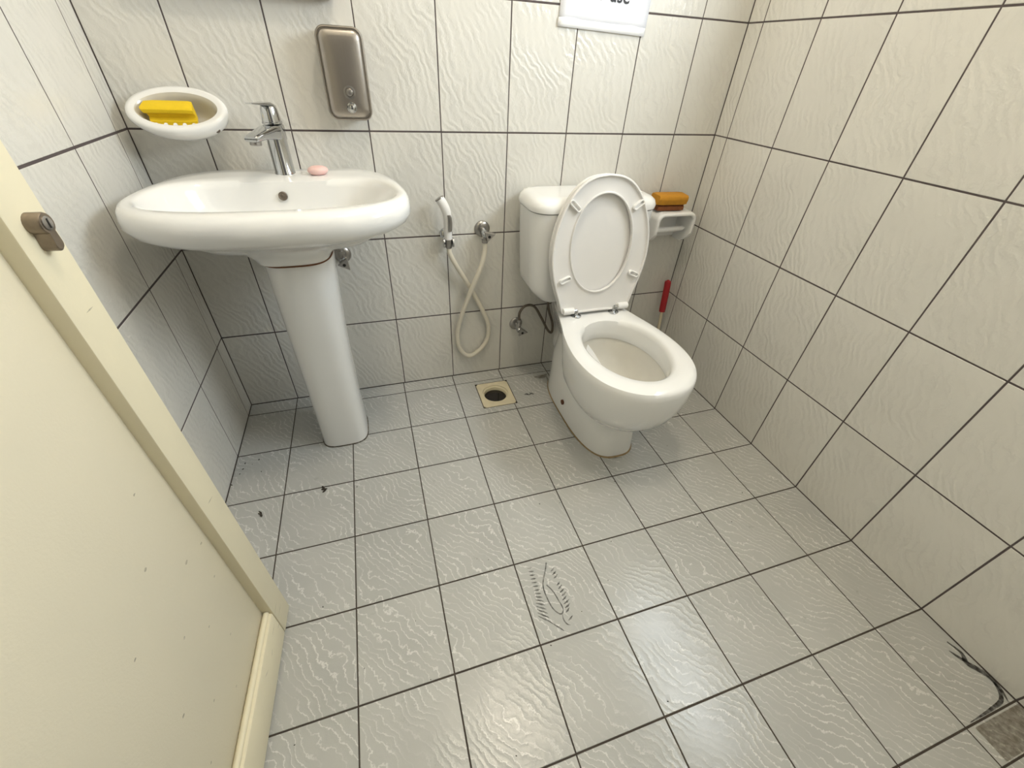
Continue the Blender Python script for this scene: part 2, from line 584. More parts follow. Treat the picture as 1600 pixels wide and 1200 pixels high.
bm = bmesh.new()
loft(bm, [[(x, ly + y * k, lz + z * k) for y, z in euro(.0105, .0062, .0215)] for x, k in ((-.03, 1), (.0125, 1), (.014, .93))])
lkb = fin('lock_cylinder', bm, M['lock'], door, angle=35)
lkb['label'] = 'tarnished lock cylinder'
bm = bmesh.new()
lathe(bm, (.0135, ly, lz), (1, 0, 0), [(0, .0068), (.0012, .0068), (.0016, .0058)])
fin('keyway_plug', bm, M['dull_chrome'], lkb)
bm = bmesh.new()
box(bm, (.0145, ly - .0008, lz - .0045), (.0156, ly + .0008, lz + .0045))
fin('keyhole', bm, M['black'], lkb, smooth=False)
# old screw hole above the lock
bm = bmesh.new()
lathe(bm, (-.004, DW - .045, 0.965), (1, 0, 0), [(0, .004), (.0043, .004)], 12)
fin('screw_hole', bm, M['dark_metal'], door)

# ------------------------------------------------------------------ washbasin
BX = 0.5475
basin = empty('washbasin', (BX, 0, 0.79), 'wide white ceramic washbasin on a pedestal against the back wall', 'basin')


def half_outline(pts):
    """pts: (dx, y) from front centre to back centre; mirrored, closed"""
    sp = [(p.x, p.y) for p in spline([(a, b, 0) for a, b in pts], 6)]
    return sp + [(-x, y) for x, y in reversed(sp[1:-1])]


BO = half_outline([(0, -.482), (.09, -.479), (.17, -.463), (.236, -.428), (.276, -.378), (.290, -.315), (.286, -.25), (.275, -.165), (.254, -.085), (.225, -.03), (.197, -.006), (.16, -.001), (.08, -.001), (0, -.001)])
BI = half_outline([(0, -.412), (.09, -.408), (.17, -.396), (.225, -.372), (.252, -.335), (.256, -.29), (.247, -.235), (.222, -.185), (.185, -.153), (.13, -.142), (.06, -.142), (0, -.142)])
BP = half_outline([(0, -.345), (.04, -.342), (.068, -.328), (.084, -.295), (.088, -.23), (.09, -.15), (.09, -.06), (.082, -.012), (.05, -.002), (0, -.002)])
NB = 128
BC = (0.0, -.27)
ro, ri, rp = (polar(p, BC, NB) for p in (BO, BI, BP))


def pring(r, z, c=BC, k=1.0, fz=None):
    out = []
    for i in range(len(r)):
        t = 2 * math.pi * i / len(r)
        x, y = c[0] + k * r[i] * math.cos(t), c[1] + k * r[i] * math.sin(t)
        out.append(Vector((x, y, z if fz is None else z + fz(x, y))))
    return out


def blend(a, b, t):
    return [x * (1 - t) + y * t for x, y in zip(a, b)]


def clampy(rs, ymax):
    for p in rs:
        if p.y > ymax:
            p.y = ymax
    return rs


def deck_dip(x, y):
    return -0.004 * max(0, min(1, (y + .19) / .08)) * (1 if y < -.035 else max(0, -y / .035))


bm = bmesh.new()
RB = [pring(rp, -.140, k=.98), pring(rp, -.1365), pring(blend(rp, ro, .04), -.125), pring(blend(rp, ro, .14), -.108), pring(blend(rp, ro, .30), -.088), pring(blend(rp, ro, .54), -.073), pring(blend(rp, ro, .74), -.063), pring(blend(rp, ro, .87), -.054), pring(blend(rp, ro, .955), -.043), pring(ro, -.027),
      pring(ro, -.012, k=.996), pring(blend(ro, ri, .10), .000), pring(blend(ro, ri, .25), .0075), pring(blend(ro, ri, .45), .010, fz=deck_dip), pring(blend(ro, ri, .72), .009, fz=deck_dip), pring(blend(ro, ri, .90), .006, fz=deck_dip),
      pring(ri, -.001), pring(ri, -.015, k=.975), pring(ri, -.045, k=.935), pring(ri, -.075, k=.86), pring(ri, -.100, k=.70), pring(ri, -.113, k=.45), pring(ri, -.118, k=.09)]
for r in RB:
    clampy(r, -.001)
loft(bm, RB)
body = fin('basin_body', bm, M['ceramic'], basin, angle=60)
bm = bmesh.new()
lathe(bm, (0, -.27, -.118), (0, 0, 1), [(0, .023), (.003, .022), (.004, .016), (.001, .012)])
fin('drain_ring', bm, M['chrome'], basin)
bm = bmesh.new()
lathe(bm, (-.010, -.150, -.032), (0, -1, .18), [(0, .0105), (.004, .0105), (.0055, .009), (.0042, .0062), (.0042, .003), (.005, .0022)])
o = fin('overflow_ring', bm, M['dark_metal'], basin)
o['label'] = 'dark overflow hole ring'

# pedestal
ped = empty('pedestal', (0.546, -.19, 0), 'white ceramic pedestal column under the washbasin', 'pedestal')
bm = bmesh.new()
PR = []
for z, hwid, yf, yb, e in ((0.004, .074, -.302, -.135, .56), (.02, .0735, -.302, -.135, .56), (.15, .073, -.305, -.14, .57), (.32, .074, -.311, -.145, .58), (.48, .077, -.320, -.15, .60), (.58, .080, -.330, -.15, .61), (.640, .0815, -.336, -.15, .62), (.648, .0815, -.336, -.15, .62)):
    c = -.22
    PR.append([Vector((x + (0.0 if z < .4 else (z - .4) * .03), y, z)) for x, y in superell(hwid, yb - c, e, 56, 0, c + .19 - 0.0, c - yf)])
loft(bm, PR)
fin('column', bm, M['ceramic'], ped, angle=60)
bm = bmesh.new()
loft(bm, [[Vector((x, y, z)) for x, y in superell(.0850, .071, .62, 56, .0055, -.03, .1245)] for z in (.6464, .6499)])
fin('rust_line', bm, M['rust'], ped)['label'] = 'rusty brown joint line under the basin'
bm = bmesh.new()
loft(bm, [[Vector((x, y, z)) for x, y in superell(.0765 - k, .0865 - k, .56, 56, 0, -.03, .0845 - k)] for z, k in ((.0006, 0), (.0045, .003))])
fin('sealant', bm, M['grime'], ped)['label'] = 'brown sealant line at the floor'

# faucet
fc = empty('faucet', (0.545, -.072, 0.7985), 'chrome single lever faucet at the back of the washbasin', 'faucet', rz=math.radians(-19))
bm = bmesh.new()
lathe(bm, (0, 0, -.004), (0, 0, 1), [(0, .0250), (.003, .0250), (.0045, .0240), (.09, .0230), (.108, .0225)], 36)
fin('body', bm, M['chrome'], fc)
bm = bmesh.new()
rs = []
for y, zt, zb, hwid in ((.012, .108, .070, .0215), (-.03, .106, .078, .0205), (-.075, .101, .083, .0175), (-.108, .096, .082, .0165), (-.114, .094, .083, .0150)):
    rs.append([Vector((x, y, z)) for x, z in rrect(-hwid, hwid, zb, zt, .0065, 4)])
loft(bm, rs)
fin('spout', bm, M['chrome'], fc)
bm = bmesh.new()
lathe(bm, (0, -.098, .083), (0, -.12, -1), [(0, .0125), (.008, .0125), (.0095, .0105), (.0085, .009)], 24)
fin('aerator', bm, M['dull_chrome'], fc)
bm = bmesh.new()
lathe(bm, (0, 0, .109), (0, -.03, 1), [(0, .0232), (.003, .0232), (.004, .0215), (.030, .0190), (.036, .0165), (.039, .009)], 32)
hd = fin('lever', bm, M['chrome'], fc)
bm = bmesh.new()
rs = []
for y, z, t, hwid in ((.014, .143, .004, .013), (-.01, .149, .008, .0155), (-.04, .151, .005, .013), (-.07, .1535, .003, .0105), (-.083, .155, .0022, .008)):
    rs.append([Vector((x, y, zz)) for x, zz in rrect(-hwid, hwid, z - t / 2, z + t / 2, t * .45, 3)])
loft(bm, rs)
fin('lever_blade', bm, M['chrome'], hd)

# pink soap
bm = bmesh.new()
prof = [(0, .015), (.004, .0205), (.0100, .0235), (.0155, .0205), (.0190, .014), (.0202, .006)]
rings = [[Vector((1.12 * r * math.cos(2 * math.pi * i / 32), .9 * r * math.sin(2 * math.pi * i / 32), z)) for i in range(32)] for z, r in prof]
loft(bm, rings)
tag(fin('soap', bm, M['soap'], None, (.627, -.092, .7955), (0, 0, .25), angle=70), 'small pink bar of soap on the washbasin edge beside the faucet', 'soap')

# ------------------------------------------------------------------ soap dish on the wall with yellow sponge
dish = empty('soap_dish', (0.350, 0, 0.915), 'white oval ceramic soap dish fixed to the back wall above the washbasin', 'soap dish')
tilt = math.radians(36)     # opening faces up and forward
ax_v = Vector((0, math.cos(tilt + .0), math.sin(tilt)))       # in the opening plane, towards the wall and up
ax_n = Vector((0, -math.sin(tilt), math.cos(tilt)))           # out of the opening
DC = Vector((0, -.058, .010))


def dring(a, b, n, off=0.0, N=64):
    out = []
    for i in range(N):
        t = 2 * math.pi * i / N
        c, s = math.cos(t), math.sin(t)
        p = DC + Vector((1, 0, 0)) * (a * c) + ax_v * (b * s + off) + ax_n * n
        if p.y > -.0005:
            p.y = -.0005
        out.append(p)
    return out


bm = bmesh.new()
loft(bm, [dring(.025, .016, -.058, .018), dring(.052, .036, -.054, .016), dring(.080, .052, -.040, .009), dring(.096, .062, -.020, .003), dring(.1025, .067, -.002), dring(.1025, .068, .006), dring(.099, .065, .0108), dring(.092, .058, .0115),
          dring(.083, .049, .009)], True, False)
fin('dish_body', bm, M['ceramic'], dish, angle=70)
bm = bmesh.new()
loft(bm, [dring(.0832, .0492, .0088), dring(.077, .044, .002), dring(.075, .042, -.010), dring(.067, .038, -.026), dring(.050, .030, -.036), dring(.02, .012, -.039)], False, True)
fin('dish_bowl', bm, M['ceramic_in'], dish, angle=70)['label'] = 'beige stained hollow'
for k in range(5):
    bm = bmesh.new()
    x = -.040 + k * .0185
    pts = [DC + Vector((x, 0, 0)) + ax_v * v + ax_n * n for v, n in ((-.047, .009), (-.043, -.002), (-.033, -.020), (-.020, -.030), (.0, -.034))]
    tube(bm, spline(pts, 4), .0042, 10)
    fin('rib', bm, M['ceramic'], dish)
bm = bmesh.new()
lathe(bm, (.072, -.079, -.022), (.35, -.8, -.45), [(0, .006), (.004, .006), (.005, .0045)], 16)
fin('chip', bm, M['dark_metal'], dish)['label'] = 'small dark screw hole in the rim'


def sponge(name, L, prof, mat, loc, rot, parent=None, notch=0.0):
    """prof: closed list (y, z); swept along x with softly rounded ends"""
    bm = bmesh.new()
    rings = []
    N = 9
    cy = sum(p[0] for p in prof) / len(prof)
    cz = sum(p[1] for p in prof) / len(prof)
    for i in range(N):
        x = -L / 2 + L * i / (N - 1)
        k = .93 if i in (0, N - 1) else 1.0
        rings.append([Vector((x + notch * (p[1] - cz) * (1 if i == 0 else 0) + notch * .5 * (p[0] - cy) * (1 if i == N - 1 else 0), cy + (p[0] - cy) * k, cz + (p[1] - cz) * k)) for p in prof])
    loft(bm, rings)
    return fin(name, bm, mat, parent, loc, rot, angle=50)


def notch_prof(wd, ht, nd, zn, r=.004):
    return [(-wd / 2, 0), (wd / 2, 0), (wd / 2, ht), (-wd / 2 + r, ht), (-wd / 2, ht - r), (-wd / 2 + .001, zn + .010), (-wd / 2 + nd, zn + .004), (-wd / 2 + nd, zn - .002), (-wd / 2 + .001, zn - .007)]


ys = sponge('yellow_sponge', .096, notch_prof(.044, .036, .012, .015), M['sponge_yellow'], (0.3365, -.054, .9055), (math.radians(14), 0, math.radians(-2)), None, -.35)
tag(ys, 'bright yellow grooved sponge lying in the oval soap dish', 'sponge')

# ------------------------------------------------------------------ steel soap dispenser
disp = empty('soap_dispenser', (0.7335, 0, 1.008), 'brushed steel wall soap dispenser above the washbasin', 'dispenser')
bm = bmesh.new()


def dsp(k, y, r):
    return [Vector((x, y, z)) for x, z in rrect(-.0535 + k, .0535 - k, -.094 + k, .094 - k, r, 8)]


loft(bm, [dsp(.002, -.001, .022), dsp(.002, -.050, .022)])
fin('back_box', bm, M['steel'], disp, angle=50)
bm = bmesh.new()
loft(bm, [dsp(.0, -.0505, .023), dsp(.0, -.056, .023), dsp(.001, -.0585, .022), dsp(.0035, -.0592, .020), dsp(.0048, -.0568, .0185), dsp(.0060, -.0570, .0175), dsp(.0075, -.0612, .0165), dsp(.011, -.0640, .014), dsp(.020, -.0662, .012), dsp(.036, -.0676, .01)])
fin('front_cover', bm, M['steel'], disp, angle=40)
bm = bmesh.new()
lathe(bm, (.004, -.0655, -.0335), (0, -1, 0), [(0, .0150), (.0025, .0140), (.003, .0105), (.001, .0095)], 28)
lathe(bm, (.004, -.0655, -.0335), (0, -1, 0), [(0, .0088), (.004, .0088), (.0065, .0072), (.0075, .004)], 24)
fin('lock_button', bm, M['dull_chrome'], disp)
bm = bmesh.new()
lathe(bm, (.004, -.0655, -.0655), (0, -1, -.1), [(0, .0125), (.002, .0115), (.0025, .0095), (.009, .0090), (.013, .0075), (.0145, .004)], 28)
fin('push_valve', bm, M['chrome'], disp)

# ------------------------------------------------------------------ mirror (only its lower right corner is in view)
mir = empty('wall_mirror', (0.53, 0, 1.1515), 'dark red framed wall mirror above the soap dispenser', 'mirror')
mir.rotation_euler = (0, .014, 0)
for nm, a, b in (('frame_bottom', (-.205, -.032, 0), (.205, -.004, .030)), ('frame_top', (-.205, -.032, .57), (.205, -.004, .60)), ('frame_side', (-.205, -.032, .0305), (-.175, -.004, .5695)), ('frame_side', (.175, -.032, .0305), (.205, -.004, .5695))):
    bm = bmesh.new()
    box(bm, a, b, .003)
    fin(nm, bm, M['frame'], mir)
bm = bmesh.new()
box(bm, (-.176, -.016, .029), (.176, -.011, .571))
fin('glass', bm, M['mirror'], mir, smooth=False)
bm = bmesh.new()
box(bm, (-.19, -.008, .008), (.19, -.0008, .59))
fin('backing', bm, M['frame'], mir, smooth=False)

# ------------------------------------------------------------------ paper sign
sg = empty('paper_sign', (1.307, -.0012, 1.140), 'white paper notice taped to the back wall tiles', 'sign')
sg.rotation_euler = (0, math.radians(1.6), 0)
bm = bmesh.new()
n = 12
L_, H_ = .272, .21
gv = [[bm.verts.new((L_ * i / n, -.0006 - .0012 * abs(math.sin(i * 1.1 + j * .7)), H_ * j / 8)) for i in range(n + 1)] for j in range(9)]
for j in range(8):
    for i in range(n):
        bm.faces.new((gv[j][i], gv[j][i + 1], gv[j + 1][i + 1], gv[j + 1][i]))
sheet = fin('sheet', bm, M['paper'], sg)
so = sheet.modifiers.new('thick', 'SOLIDIFY')
so.thickness = .0004
bm = bmesh.new()
gv = [[bm.verts.new((-.002 + (L_ + .0) * i / n, -.0028 - .0007 * math.sin(i * 2.3 + j) - .001 * (j == 0), -.004 + .019 * j / 2 + (.0025 if i in (1, 2, 10) and j == 2 else 0))) for i in range(n + 1)] for j in range(3)]
for j in range(2):
    for i in range(n):
        bm.faces.new((gv[j][i], gv[j][i + 1], gv[j + 1][i + 1], gv[j + 1][i]))
tp_ = fin('tape_strip', bm, M['tape'], sg)
so = tp_.modifiers.new('thick', 'SOLIDIFY')
so.thickness = .0003
cu = bpy.data.curves.new('lettering', 'FONT')
cu.body = 'after use'
cu.size = .046
cu.align_x = 'RIGHT'
cu.extrude = .0002
cu.offset = .0006
to = bpy.data.objects.new('lettering', cu)
COL.objects.link(to)
bpy.context.view_layer.update()
me = bpy.data.meshes.new_from_object(to.evaluated_get(bpy.context.evaluated_depsgraph_get()))
bpy.data.objects.remove(to)
me.name = 'lettering'
me.materials.clear()
link('lettering', me, M['ink'], sg, (.205, -.0022, .0605), (R90, 0, 0))

# ------------------------------------------------------------------ angle valves
def angle_valve(x, z, label, rz_handle, drop=True):
    v = empty('angle_valve', (x, 0, z), label, 'valve', 'angle valves on the back wall')
    bm = bmesh.new()
    lathe(bm, (0, -.0005, 0), (0, -1, 0), [(0, .027), (.002, .0268), (.006, .0235), (.009, .017), (.010, .0105)], 32)
    fin('wall_flange', bm, M['dull_chrome'], v)
    bm = bmesh.new()
    lathe(bm, (0, -.008, 0), (0, -1, -.12), [(0, .0085), (.022, .0085), (.024, .0105), (.044, .0105), (.047, .008)], 24)
    fin('valve_body', bm, M['chrome'], v)
    sgn = -1 if drop else 1
    bm = bmesh.new()
    lathe(bm, (0, -.040, -.004 + sgn * .006), (0, 0, sgn), [(0, .0085), (.012, .0085), (.0125, .0105), (.024, .0105), (.0245, .0075), (.036, .0075)], 18)
    fin('outlet_nut', bm, M['dull_chrome'], v)
    # triangular lever handle
    bm = bmesh.new()
    c0 = Vector((.004, -.056, -.006))
    u = Vector((math.cos(rz_handle), 0, math.sin(rz_handle)))
    q = Vector((-u.z, 0, u.x))
    d = Vector((0, -1, 0))
    tri = [c0 - u * .014 + q * .013, c0 + u * .027 + q * .010, c0 + u * .004 - q * .020]
    tri = [tri[0], tri[0].lerp(tri[1], .5) + q * .001, tri[1], tri[1].lerp(tri[2], .5), tri[2], tri[2].lerp(tri[0], .5)]
    loft(bm, [[p + d * s * .010 for p in tri] for s in (-.4, .5)] + [[c0.lerp(p, .86) + d * .008 for p in tri]])
    h = fin('handle', bm, M['dull_chrome'], v, angle=25)
    bm = bmesh.new()
    lathe(bm, c0 + u * .006 - q * .001 + d * .008, d, [(-.002, .0048), (.0008, .0048), (.001, .004)], 16)
    fin('screw_dot', bm, M['black'], h)
    return v


v1 = angle_valve(1.095, .602, 'chrome angle valve feeding the white bidet sprayer hose', math.radians(-10))
v2 = angle_valve(1.2365, .218, 'chrome angle valve low on the wall feeding the toilet cistern', math.radians(-35), False)
v3 = angle_valve(.637, .545, 'dark angle valve under the washbasin beside the pedestal', math.radians(-80), False)

# ------------------------------------------------------------------ bidet sprayer with its hose
spr = empty('bidet_sprayer', (.972, 0, .588), 'white handheld bidet sprayer hanging on the back wall', 'sprayer')
bm = bmesh.new()
lathe(bm, (0, -.0005, .004), (0, -1, 0), [(0, .021), (.004, .0205), (.008, .014), (.009, .009), (.024, .0085)], 28)
br = fin('wall_bracket', bm, M['chrome'], spr)
bm = bmesh.new()
for s in (-1, 1):
    bmx = [Vector((s * .0125, -.040 + .016 * math.cos(a), -.012 + .016 * math.sin(a))) for a in [2 * math.pi * i / 20 for i in range(20)]]
    loft(bm, [bmx, [p + Vector((s * .0045, 0, 0)) for p in bmx]])
box(bm, (-.013, -.034, -.024), (.013, -.020, .000), .003)
fin('bracket_cheek', bm, M['chrome'], spr)
bm = bmesh.new()
lathe(bm, (0, -.042, -.030), (0, 0, 1), [(0, .009), (.004, .0115), (.030, .0118), (.034, .0105)], 24)
fin('hose_nut', bm, M['dull_chrome'], spr)
bm = bmesh.new()
path = spline([(0, -.042, .000), (-.001, -.042, .03), (-.001, -.045, .065), (-.004, -.047, .088), (-.012, -.047, .108), (-.0225, -.044, .126)], 6)
rad = []
for i in range(len(path)):
    s = i / (len(path) - 1)
    rad.append(.0128 if s < .3 else .0128 + .0016 * min(1, (s - .3) / .35))
tube(bm, path, rad, 24)
hs = fin('handset', bm, M['plastic_white'], spr)
bm = bmesh.new()
d = (path[-1] - path[-2]).normalized()
lathe(bm, path[-1] - d * .002, d, [(0, .0146), (.003, .0146), (.0042, .0128)], 24)
fin('spray_face', bm, M['dull_chrome'], hs)
bm = bmesh.new()
rs = []
for z, y, x, hwid in ((.028, -.056, .004, .0045), (.034, -.059, .0045, .0058), (.055, -.061, .005, .0060), (.072, -.0615, .004, .0058), (.080, -.060, .002, .005)):
    rs.append([Vector((x + a, y + b, z)) for a, b in rrect(-hwid, hwid, -.0035, .0035, .002, 3)])
loft(bm, rs)
fin('trigger', bm, M['dull_chrome'], hs)['label'] = 'grey spray trigger'
bm = bmesh.new()
hp = [(.000, -.042, -.028), (.003, -.042, -.050), (.024, -.036, -.095), (.073, -.022, -.185), (.110, -.018, -.262), (.143, -.018, -.345), (.143, -.018, -.410), (.118, -.017, -.455), (.080, -.016, -.485), (.050, -.016, -.478), (.026, -.016, -.435), (.022, -.018, -.370), (.041, -.026, -.288), (.073, -.040, -.190), (.106, -.048, -.105), (.121, -.044, -.055), (.1235, -.041, -.020)]
tube(bm, spline(hp, 8), .0082, 12)
fin('hose', bm, M['hose'], spr)['label'] = 'looped cream hose'

# braided hose of the cistern
bm = bmesh.new()
hp = [(1.2365, -.040, .248), (1.238, -.036, .285), (1.262, -.030, .308), (1.300, -.028, .300), (1.335, -.030, .245), (1.365, -.035, .190), (1.382, -.040, .180), (1.378, -.045, .225), (1.352, -.055, .290), (1.340, -.065, .335), (1.340, -.075, .385)]
tube(bm, spline(hp, 8), .0050, 10)
ch = fin('braided_hose', bm, M['dark_metal'])
tag(ch, 'dark braided water hose curling up to the toilet cistern', 'hose')
bm = bmesh.new()
hp = [(.637, -.040, .575), (.636, -.045, .62), (.62, -.05, .67), (.59, -.06, .69)]
tube(bm, spline(hp, 8), .0050, 10)
tag(fin('supply_hose', bm, M['dark_metal']), 'dark supply hose rising from the valve under the washbasin', 'hose')

# ------------------------------------------------------------------ toilet
TX = 1.420
toi = empty('toilet', (TX, -.3, 0), 'white ceramic toilet with raised seat against the back wall', 'toilet')
toi.location = (TX, 0, 0)
OUT = half_outline([(0, -.728), (.055, -.721), (.105, -.695), (.146, -.650), (.170, -.590), (.178, -.520), (.173, -.450), (.160, -.385), (.141, -.325), (.126, -.270), (.108, -.20), (.088, -.12), (.075, -.05), (.062, -.035), (.05, -.033), (0, -.033)])
HOLE = superell(.124, .165, .98, 96, .006, -.482, .175)
TC = (0.0, -.48)
NT_ = 144
rO = polar(OUT, TC, NT_)
rH = polar(HOLE, TC, NT_)


def oring(z, fx, fy, y_add=0.0, k=1.0):
    out = []
    for p in pring(rO, z, TC, k):
        s = min(1.0, max(0.0, (p.y + .42) / .15))
        s = s * s * (3 - 2 * s)
        nk = .42 + .58 * min(1.0, max(0.0, (z - .22) / .15)) ** .8
        out.append(Vector((p.x * (fx * (1 - s) + nk * s), min(-.03, -.30 + (p.y + .30) * fy if p.y < -.30 else p.y) + y_add, z)))
    return out


bm = bmesh.new()
RT = [oring(.13, .30, .40), oring(.150, .46, .62), oring(.172, .62, .76), oring(.20, .77, .86), oring(.24, .895, .935), oring(.285, .965, .975), oring(.33, .995, .995), oring(.362, 1, 1), oring(.377, .995, .996), oring(.3855, .975, .985)]
RT += [pring(blend(rO, rH, .30), .3885, TC), pring(blend(rO, rH, .62), .3885, TC), pring(blend(rO, rH, .86), .386, TC), pring(rH, .379, TC), pring(rH, .366, TC, .975), pring(rH, .338, TC, .965), pring(rH, .318, TC, .972), pring(rH, .313, TC, .990)]
loft(bm, RT, True, False)
# pedestal foot of the pan
FR = []
for z, hwid, yf, yb in ((.004, .106, -.588, -.10), (.012, .106, -.588, -.10), (.08, .101, -.582, -.10), (.16, .092, -.570, -.09), (.22, .074, -.562, -.09), (.30, .056, -.555, -.08), (.36, .046, -.55, -.07)):
    FR.append([Vector((x, y, z if z < .1 else .1 + (z - .1) * (.30 + .70 * min(1, max(0, (y + .36) / .10))))) for x, y in superell(hwid, yb + .33, .69, 64, .006, -.33, -.33 - yf)])
loft(bm, FR)
pan = fin('pan', bm, M['ceramic'], toi, angle=50)
bm = bmesh.new()
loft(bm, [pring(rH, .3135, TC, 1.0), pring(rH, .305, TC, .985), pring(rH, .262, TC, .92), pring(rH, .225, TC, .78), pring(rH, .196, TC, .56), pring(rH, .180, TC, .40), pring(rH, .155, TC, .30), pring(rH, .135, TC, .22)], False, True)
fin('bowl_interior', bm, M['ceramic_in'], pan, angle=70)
bm = bmesh.new()
loft(bm, [pring(rH, z, TC, .41) for z in (.176, .1805)])
fin('bowl_water', bm, M['bowl_water'], pan)
bm = bmesh.new()
lathe(bm, (-.0985, -.336, .058), (-1, 0, 0), [(-.01, .0095), (.0035, .0095), (.0045, .007)], 18)
o = fin('bolt_cap', bm, M['rust'], toi)
o['label'] = 'brown bolt cap on the side of the foot'
bm = bmesh.new()
loft(bm, [[Vector((x, y, z)) for x, y in superell(.109 - k, .233 - k, .69, 64, .006, -.33, .262 - k)] for z, k in ((.0006, 0), (.005, .004))])
fin('sealant', bm, M['sealant'], toi)['label'] = 'brown sealant line at the floor'

# cistern
bm = bmesh.new()
CR = []
for z, hwid, yf, r in ((.389, .138, -.165, .03), (.391, .146, -.176, .035), (.400, .157, -.186, .04), (.432, .188, -.194, .045), (.448, .196, -.197, .048), (.47, .199, -.198, .05), (.55, .206, -.203, .055), (.64, .212, -.206, .058), (.697, .214, -.207, .058)):
    CR.append([Vector((x, y, z)) for x, y in rrect(-hwid, hwid, yf, -.010, r, 7)])
loft(bm, CR)
cis = fin('cistern', bm, M['ceramic'], toi, angle=50)
bm = bmesh.new()
CR = []
for z, k, r in ((.6985, .004, .056), (.701, .0, .058), (.712, -.001, .058), (.724, .004, .055), (.733, .016, .046), (.7365, .030, .036), (.737, .050, .03)):
    CR.append([Vector((x, y, z)) for x, y in rrect(-.217 + k, .217 - k, -.210 + k, -.006 - k * .5, r, 7)])
loft(bm, CR)
lid = fin('cistern_lid', bm, M['ceramic'], toi, angle=50)
bm = bmesh.new()
lathe(bm, (0, -.10, .735), (0, 0, 1), [(0, .022), (.005, .022), (.007, .019)], 28)
fin('flush_button', bm, M['chrome'], lid)

# raised seat and lid
UP = Vector((0, .12, .993)).normalized()
NR = Vector((0, -UP.z, UP.y))
P0 = Vector((0, -.275, .40))
SO = half_outline([(0, .416), (.045, .410), (.085, .390), (.120, .352), (.147, .300), (.163, .245), (.1685, .19), (.163, .135), (.150, .085), (.133, .035), (.122, .000), (.108, -.006), (.05, -.004), (0, -.003)])
SI = superell(.103, .150, .97, 96, .0, .213, .146)
SCN = (0.0, .21)
NS = 120
so_, si_ = polar(SO, SCN, NS), polar(SI, SCN, NS)


def seat_ring(r, n, k=1.0):
    out = []
    for i in range(len(r)):
        t = 2 * math.pi * i / len(r)
        out.append(P0 + Vector((1, 0, 0)) * (SCN[0] + k * r[i] * math.cos(t)) + UP * (SCN[1] + k * r[i] * math.sin(t)) + NR * n)
    return out


def seat_in(r, d, n):
    return seat_ring([x - d for x in r], n)


bm = bmesh.new()
rs = [seat_in(so_, .006, -.014), seat_in(so_, .0, -.009), seat_in(so_, .0, .003), seat_in(so_, .0015, .0045), seat_in(so_, .0050, .0045), seat_in(so_, .0062, .003), seat_in(so_, .0075, -.0015), seat_in(so_, .012, -.003),
      seat_in(si_, -.012, -.003), seat_in(si_, -.0065, -.002), seat_in(si_, -.0055, .001), seat_in(si_, -.0035, .0022), seat_in(si_, -.001, .0015), seat_in(si_, .0, -.002), seat_in(si_, -.002, -.012), seat_in(si_, -.008, -.015)]
vs = loft(bm, rs, False, False)
for i in range(NS):
    j = (i + 1) % NS
    bm.faces.new((vs[-1][i], vs[-1][j], vs[0][j], vs[0][i]))
seat = fin('seat_ring', bm, M['plastic'], toi, angle=50)
bm = bmesh.new()
loft(bm, [seat_in(so_, .012, -.0165), seat_in(so_, .004, -.0165), seat_in(so_, .001, -.020), seat_in(so_, .001, -.026), seat_in(so_, .010, -.032), seat_in(so_, .05, -.036)])
fin('seat_lid', bm, M['plastic'], toi, angle=50)
for (ax, ay), (bx, by) in (((-.120, .347), (-.088, .318)), ((.093, .318), (.124, .340)), ((-.136, .106), (-.100, .120)), ((.112, .122), (.146, .108))):
    bm = bmesh.new()
    a, b = Vector((ax, ay)), Vector((bx, by))
    u = (b - a).normalized()
    q = Vector((-u.y, u.x))
    L = (b - a).length / 2
    c = (a + b) / 2

    def stad(r, n):
        pts = []
        for i in range(24):
            t = 2 * math.pi * i / 24
            e = u * (math.cos(t) * r + (L - .007) * (1 if math.cos(t) >= 0 else -1)) + q * (math.sin(t) * r)
            p = c + e
            pts.append(P0 + Vector((p.x, 0, 0)) + UP * p.y + NR * n)
        return pts
    loft(bm, [stad(.0085, -.004), stad(.0082, .0065), stad(.0072, .0082), stad(.0052, .0082), stad(.0042, .0068), stad(.0038, .001)])
    fin('bumper', bm, M['plastic_white'], seat)
for x0_, x1_, xd in ((-.118, -.080, -.070), (.084, .122, .072)):
    bm = bmesh.new()
    lathe(bm, (x0_, -.279, .408), (1, 0, 0), [(0, .0095), (.001, .0105), (x1_ - x0_ - .001, .0105), (x1_ - x0_, .0095)], 24)
    hg = fin('hinge', bm, M['plastic_white'], toi)
    hg['label'] = 'white hinge barrel'
    bm = bmesh.new()
    lathe(bm, (xd, -.281, .3875), (0, 0, 1), [(0, .0175), (.0022, .0175), (.0038, .0125), (.005, .0062), (.020, .0055), (.022, .004)], 24)
    lathe(bm, (min(xd, x0_ + .02), -.280, .408), (1, 0, 0), [(0, .005), (abs(xd - x0_ - .02), .005)], 16)
    fin('hinge_bolt', bm, M['chrome'], hg)

# ------------------------------------------------------------------ toilet paper holder
tph = empty('paper_holder', (1.795, 0, .606), 'white ceramic toilet paper holder on the back wall by the corner', 'paper holder')
bm = bmesh.new()
W_, T_ = .083, .013


def hood(ins, r):
    x0_, x1_, zt = -W_ + ins, W_ - ins, .052 - ins
    pts = [(x0_, -.064)]
    for i in range(9):
        a = math.radians(180 - 90 * i / 8)
        pts.append((x0_ + r + r * math.cos(a), zt - r + r * math.sin(a)))
    for i in range(9):
        a = math.radians(90 - 90 * i / 8)
        pts.append((x1_ - r + r * math.cos(a), zt - r + r * math.sin(a)))
    pts.append((x1_, -.064))
    return [(x, z if z > -.06 else -.076) for x, z in pts]


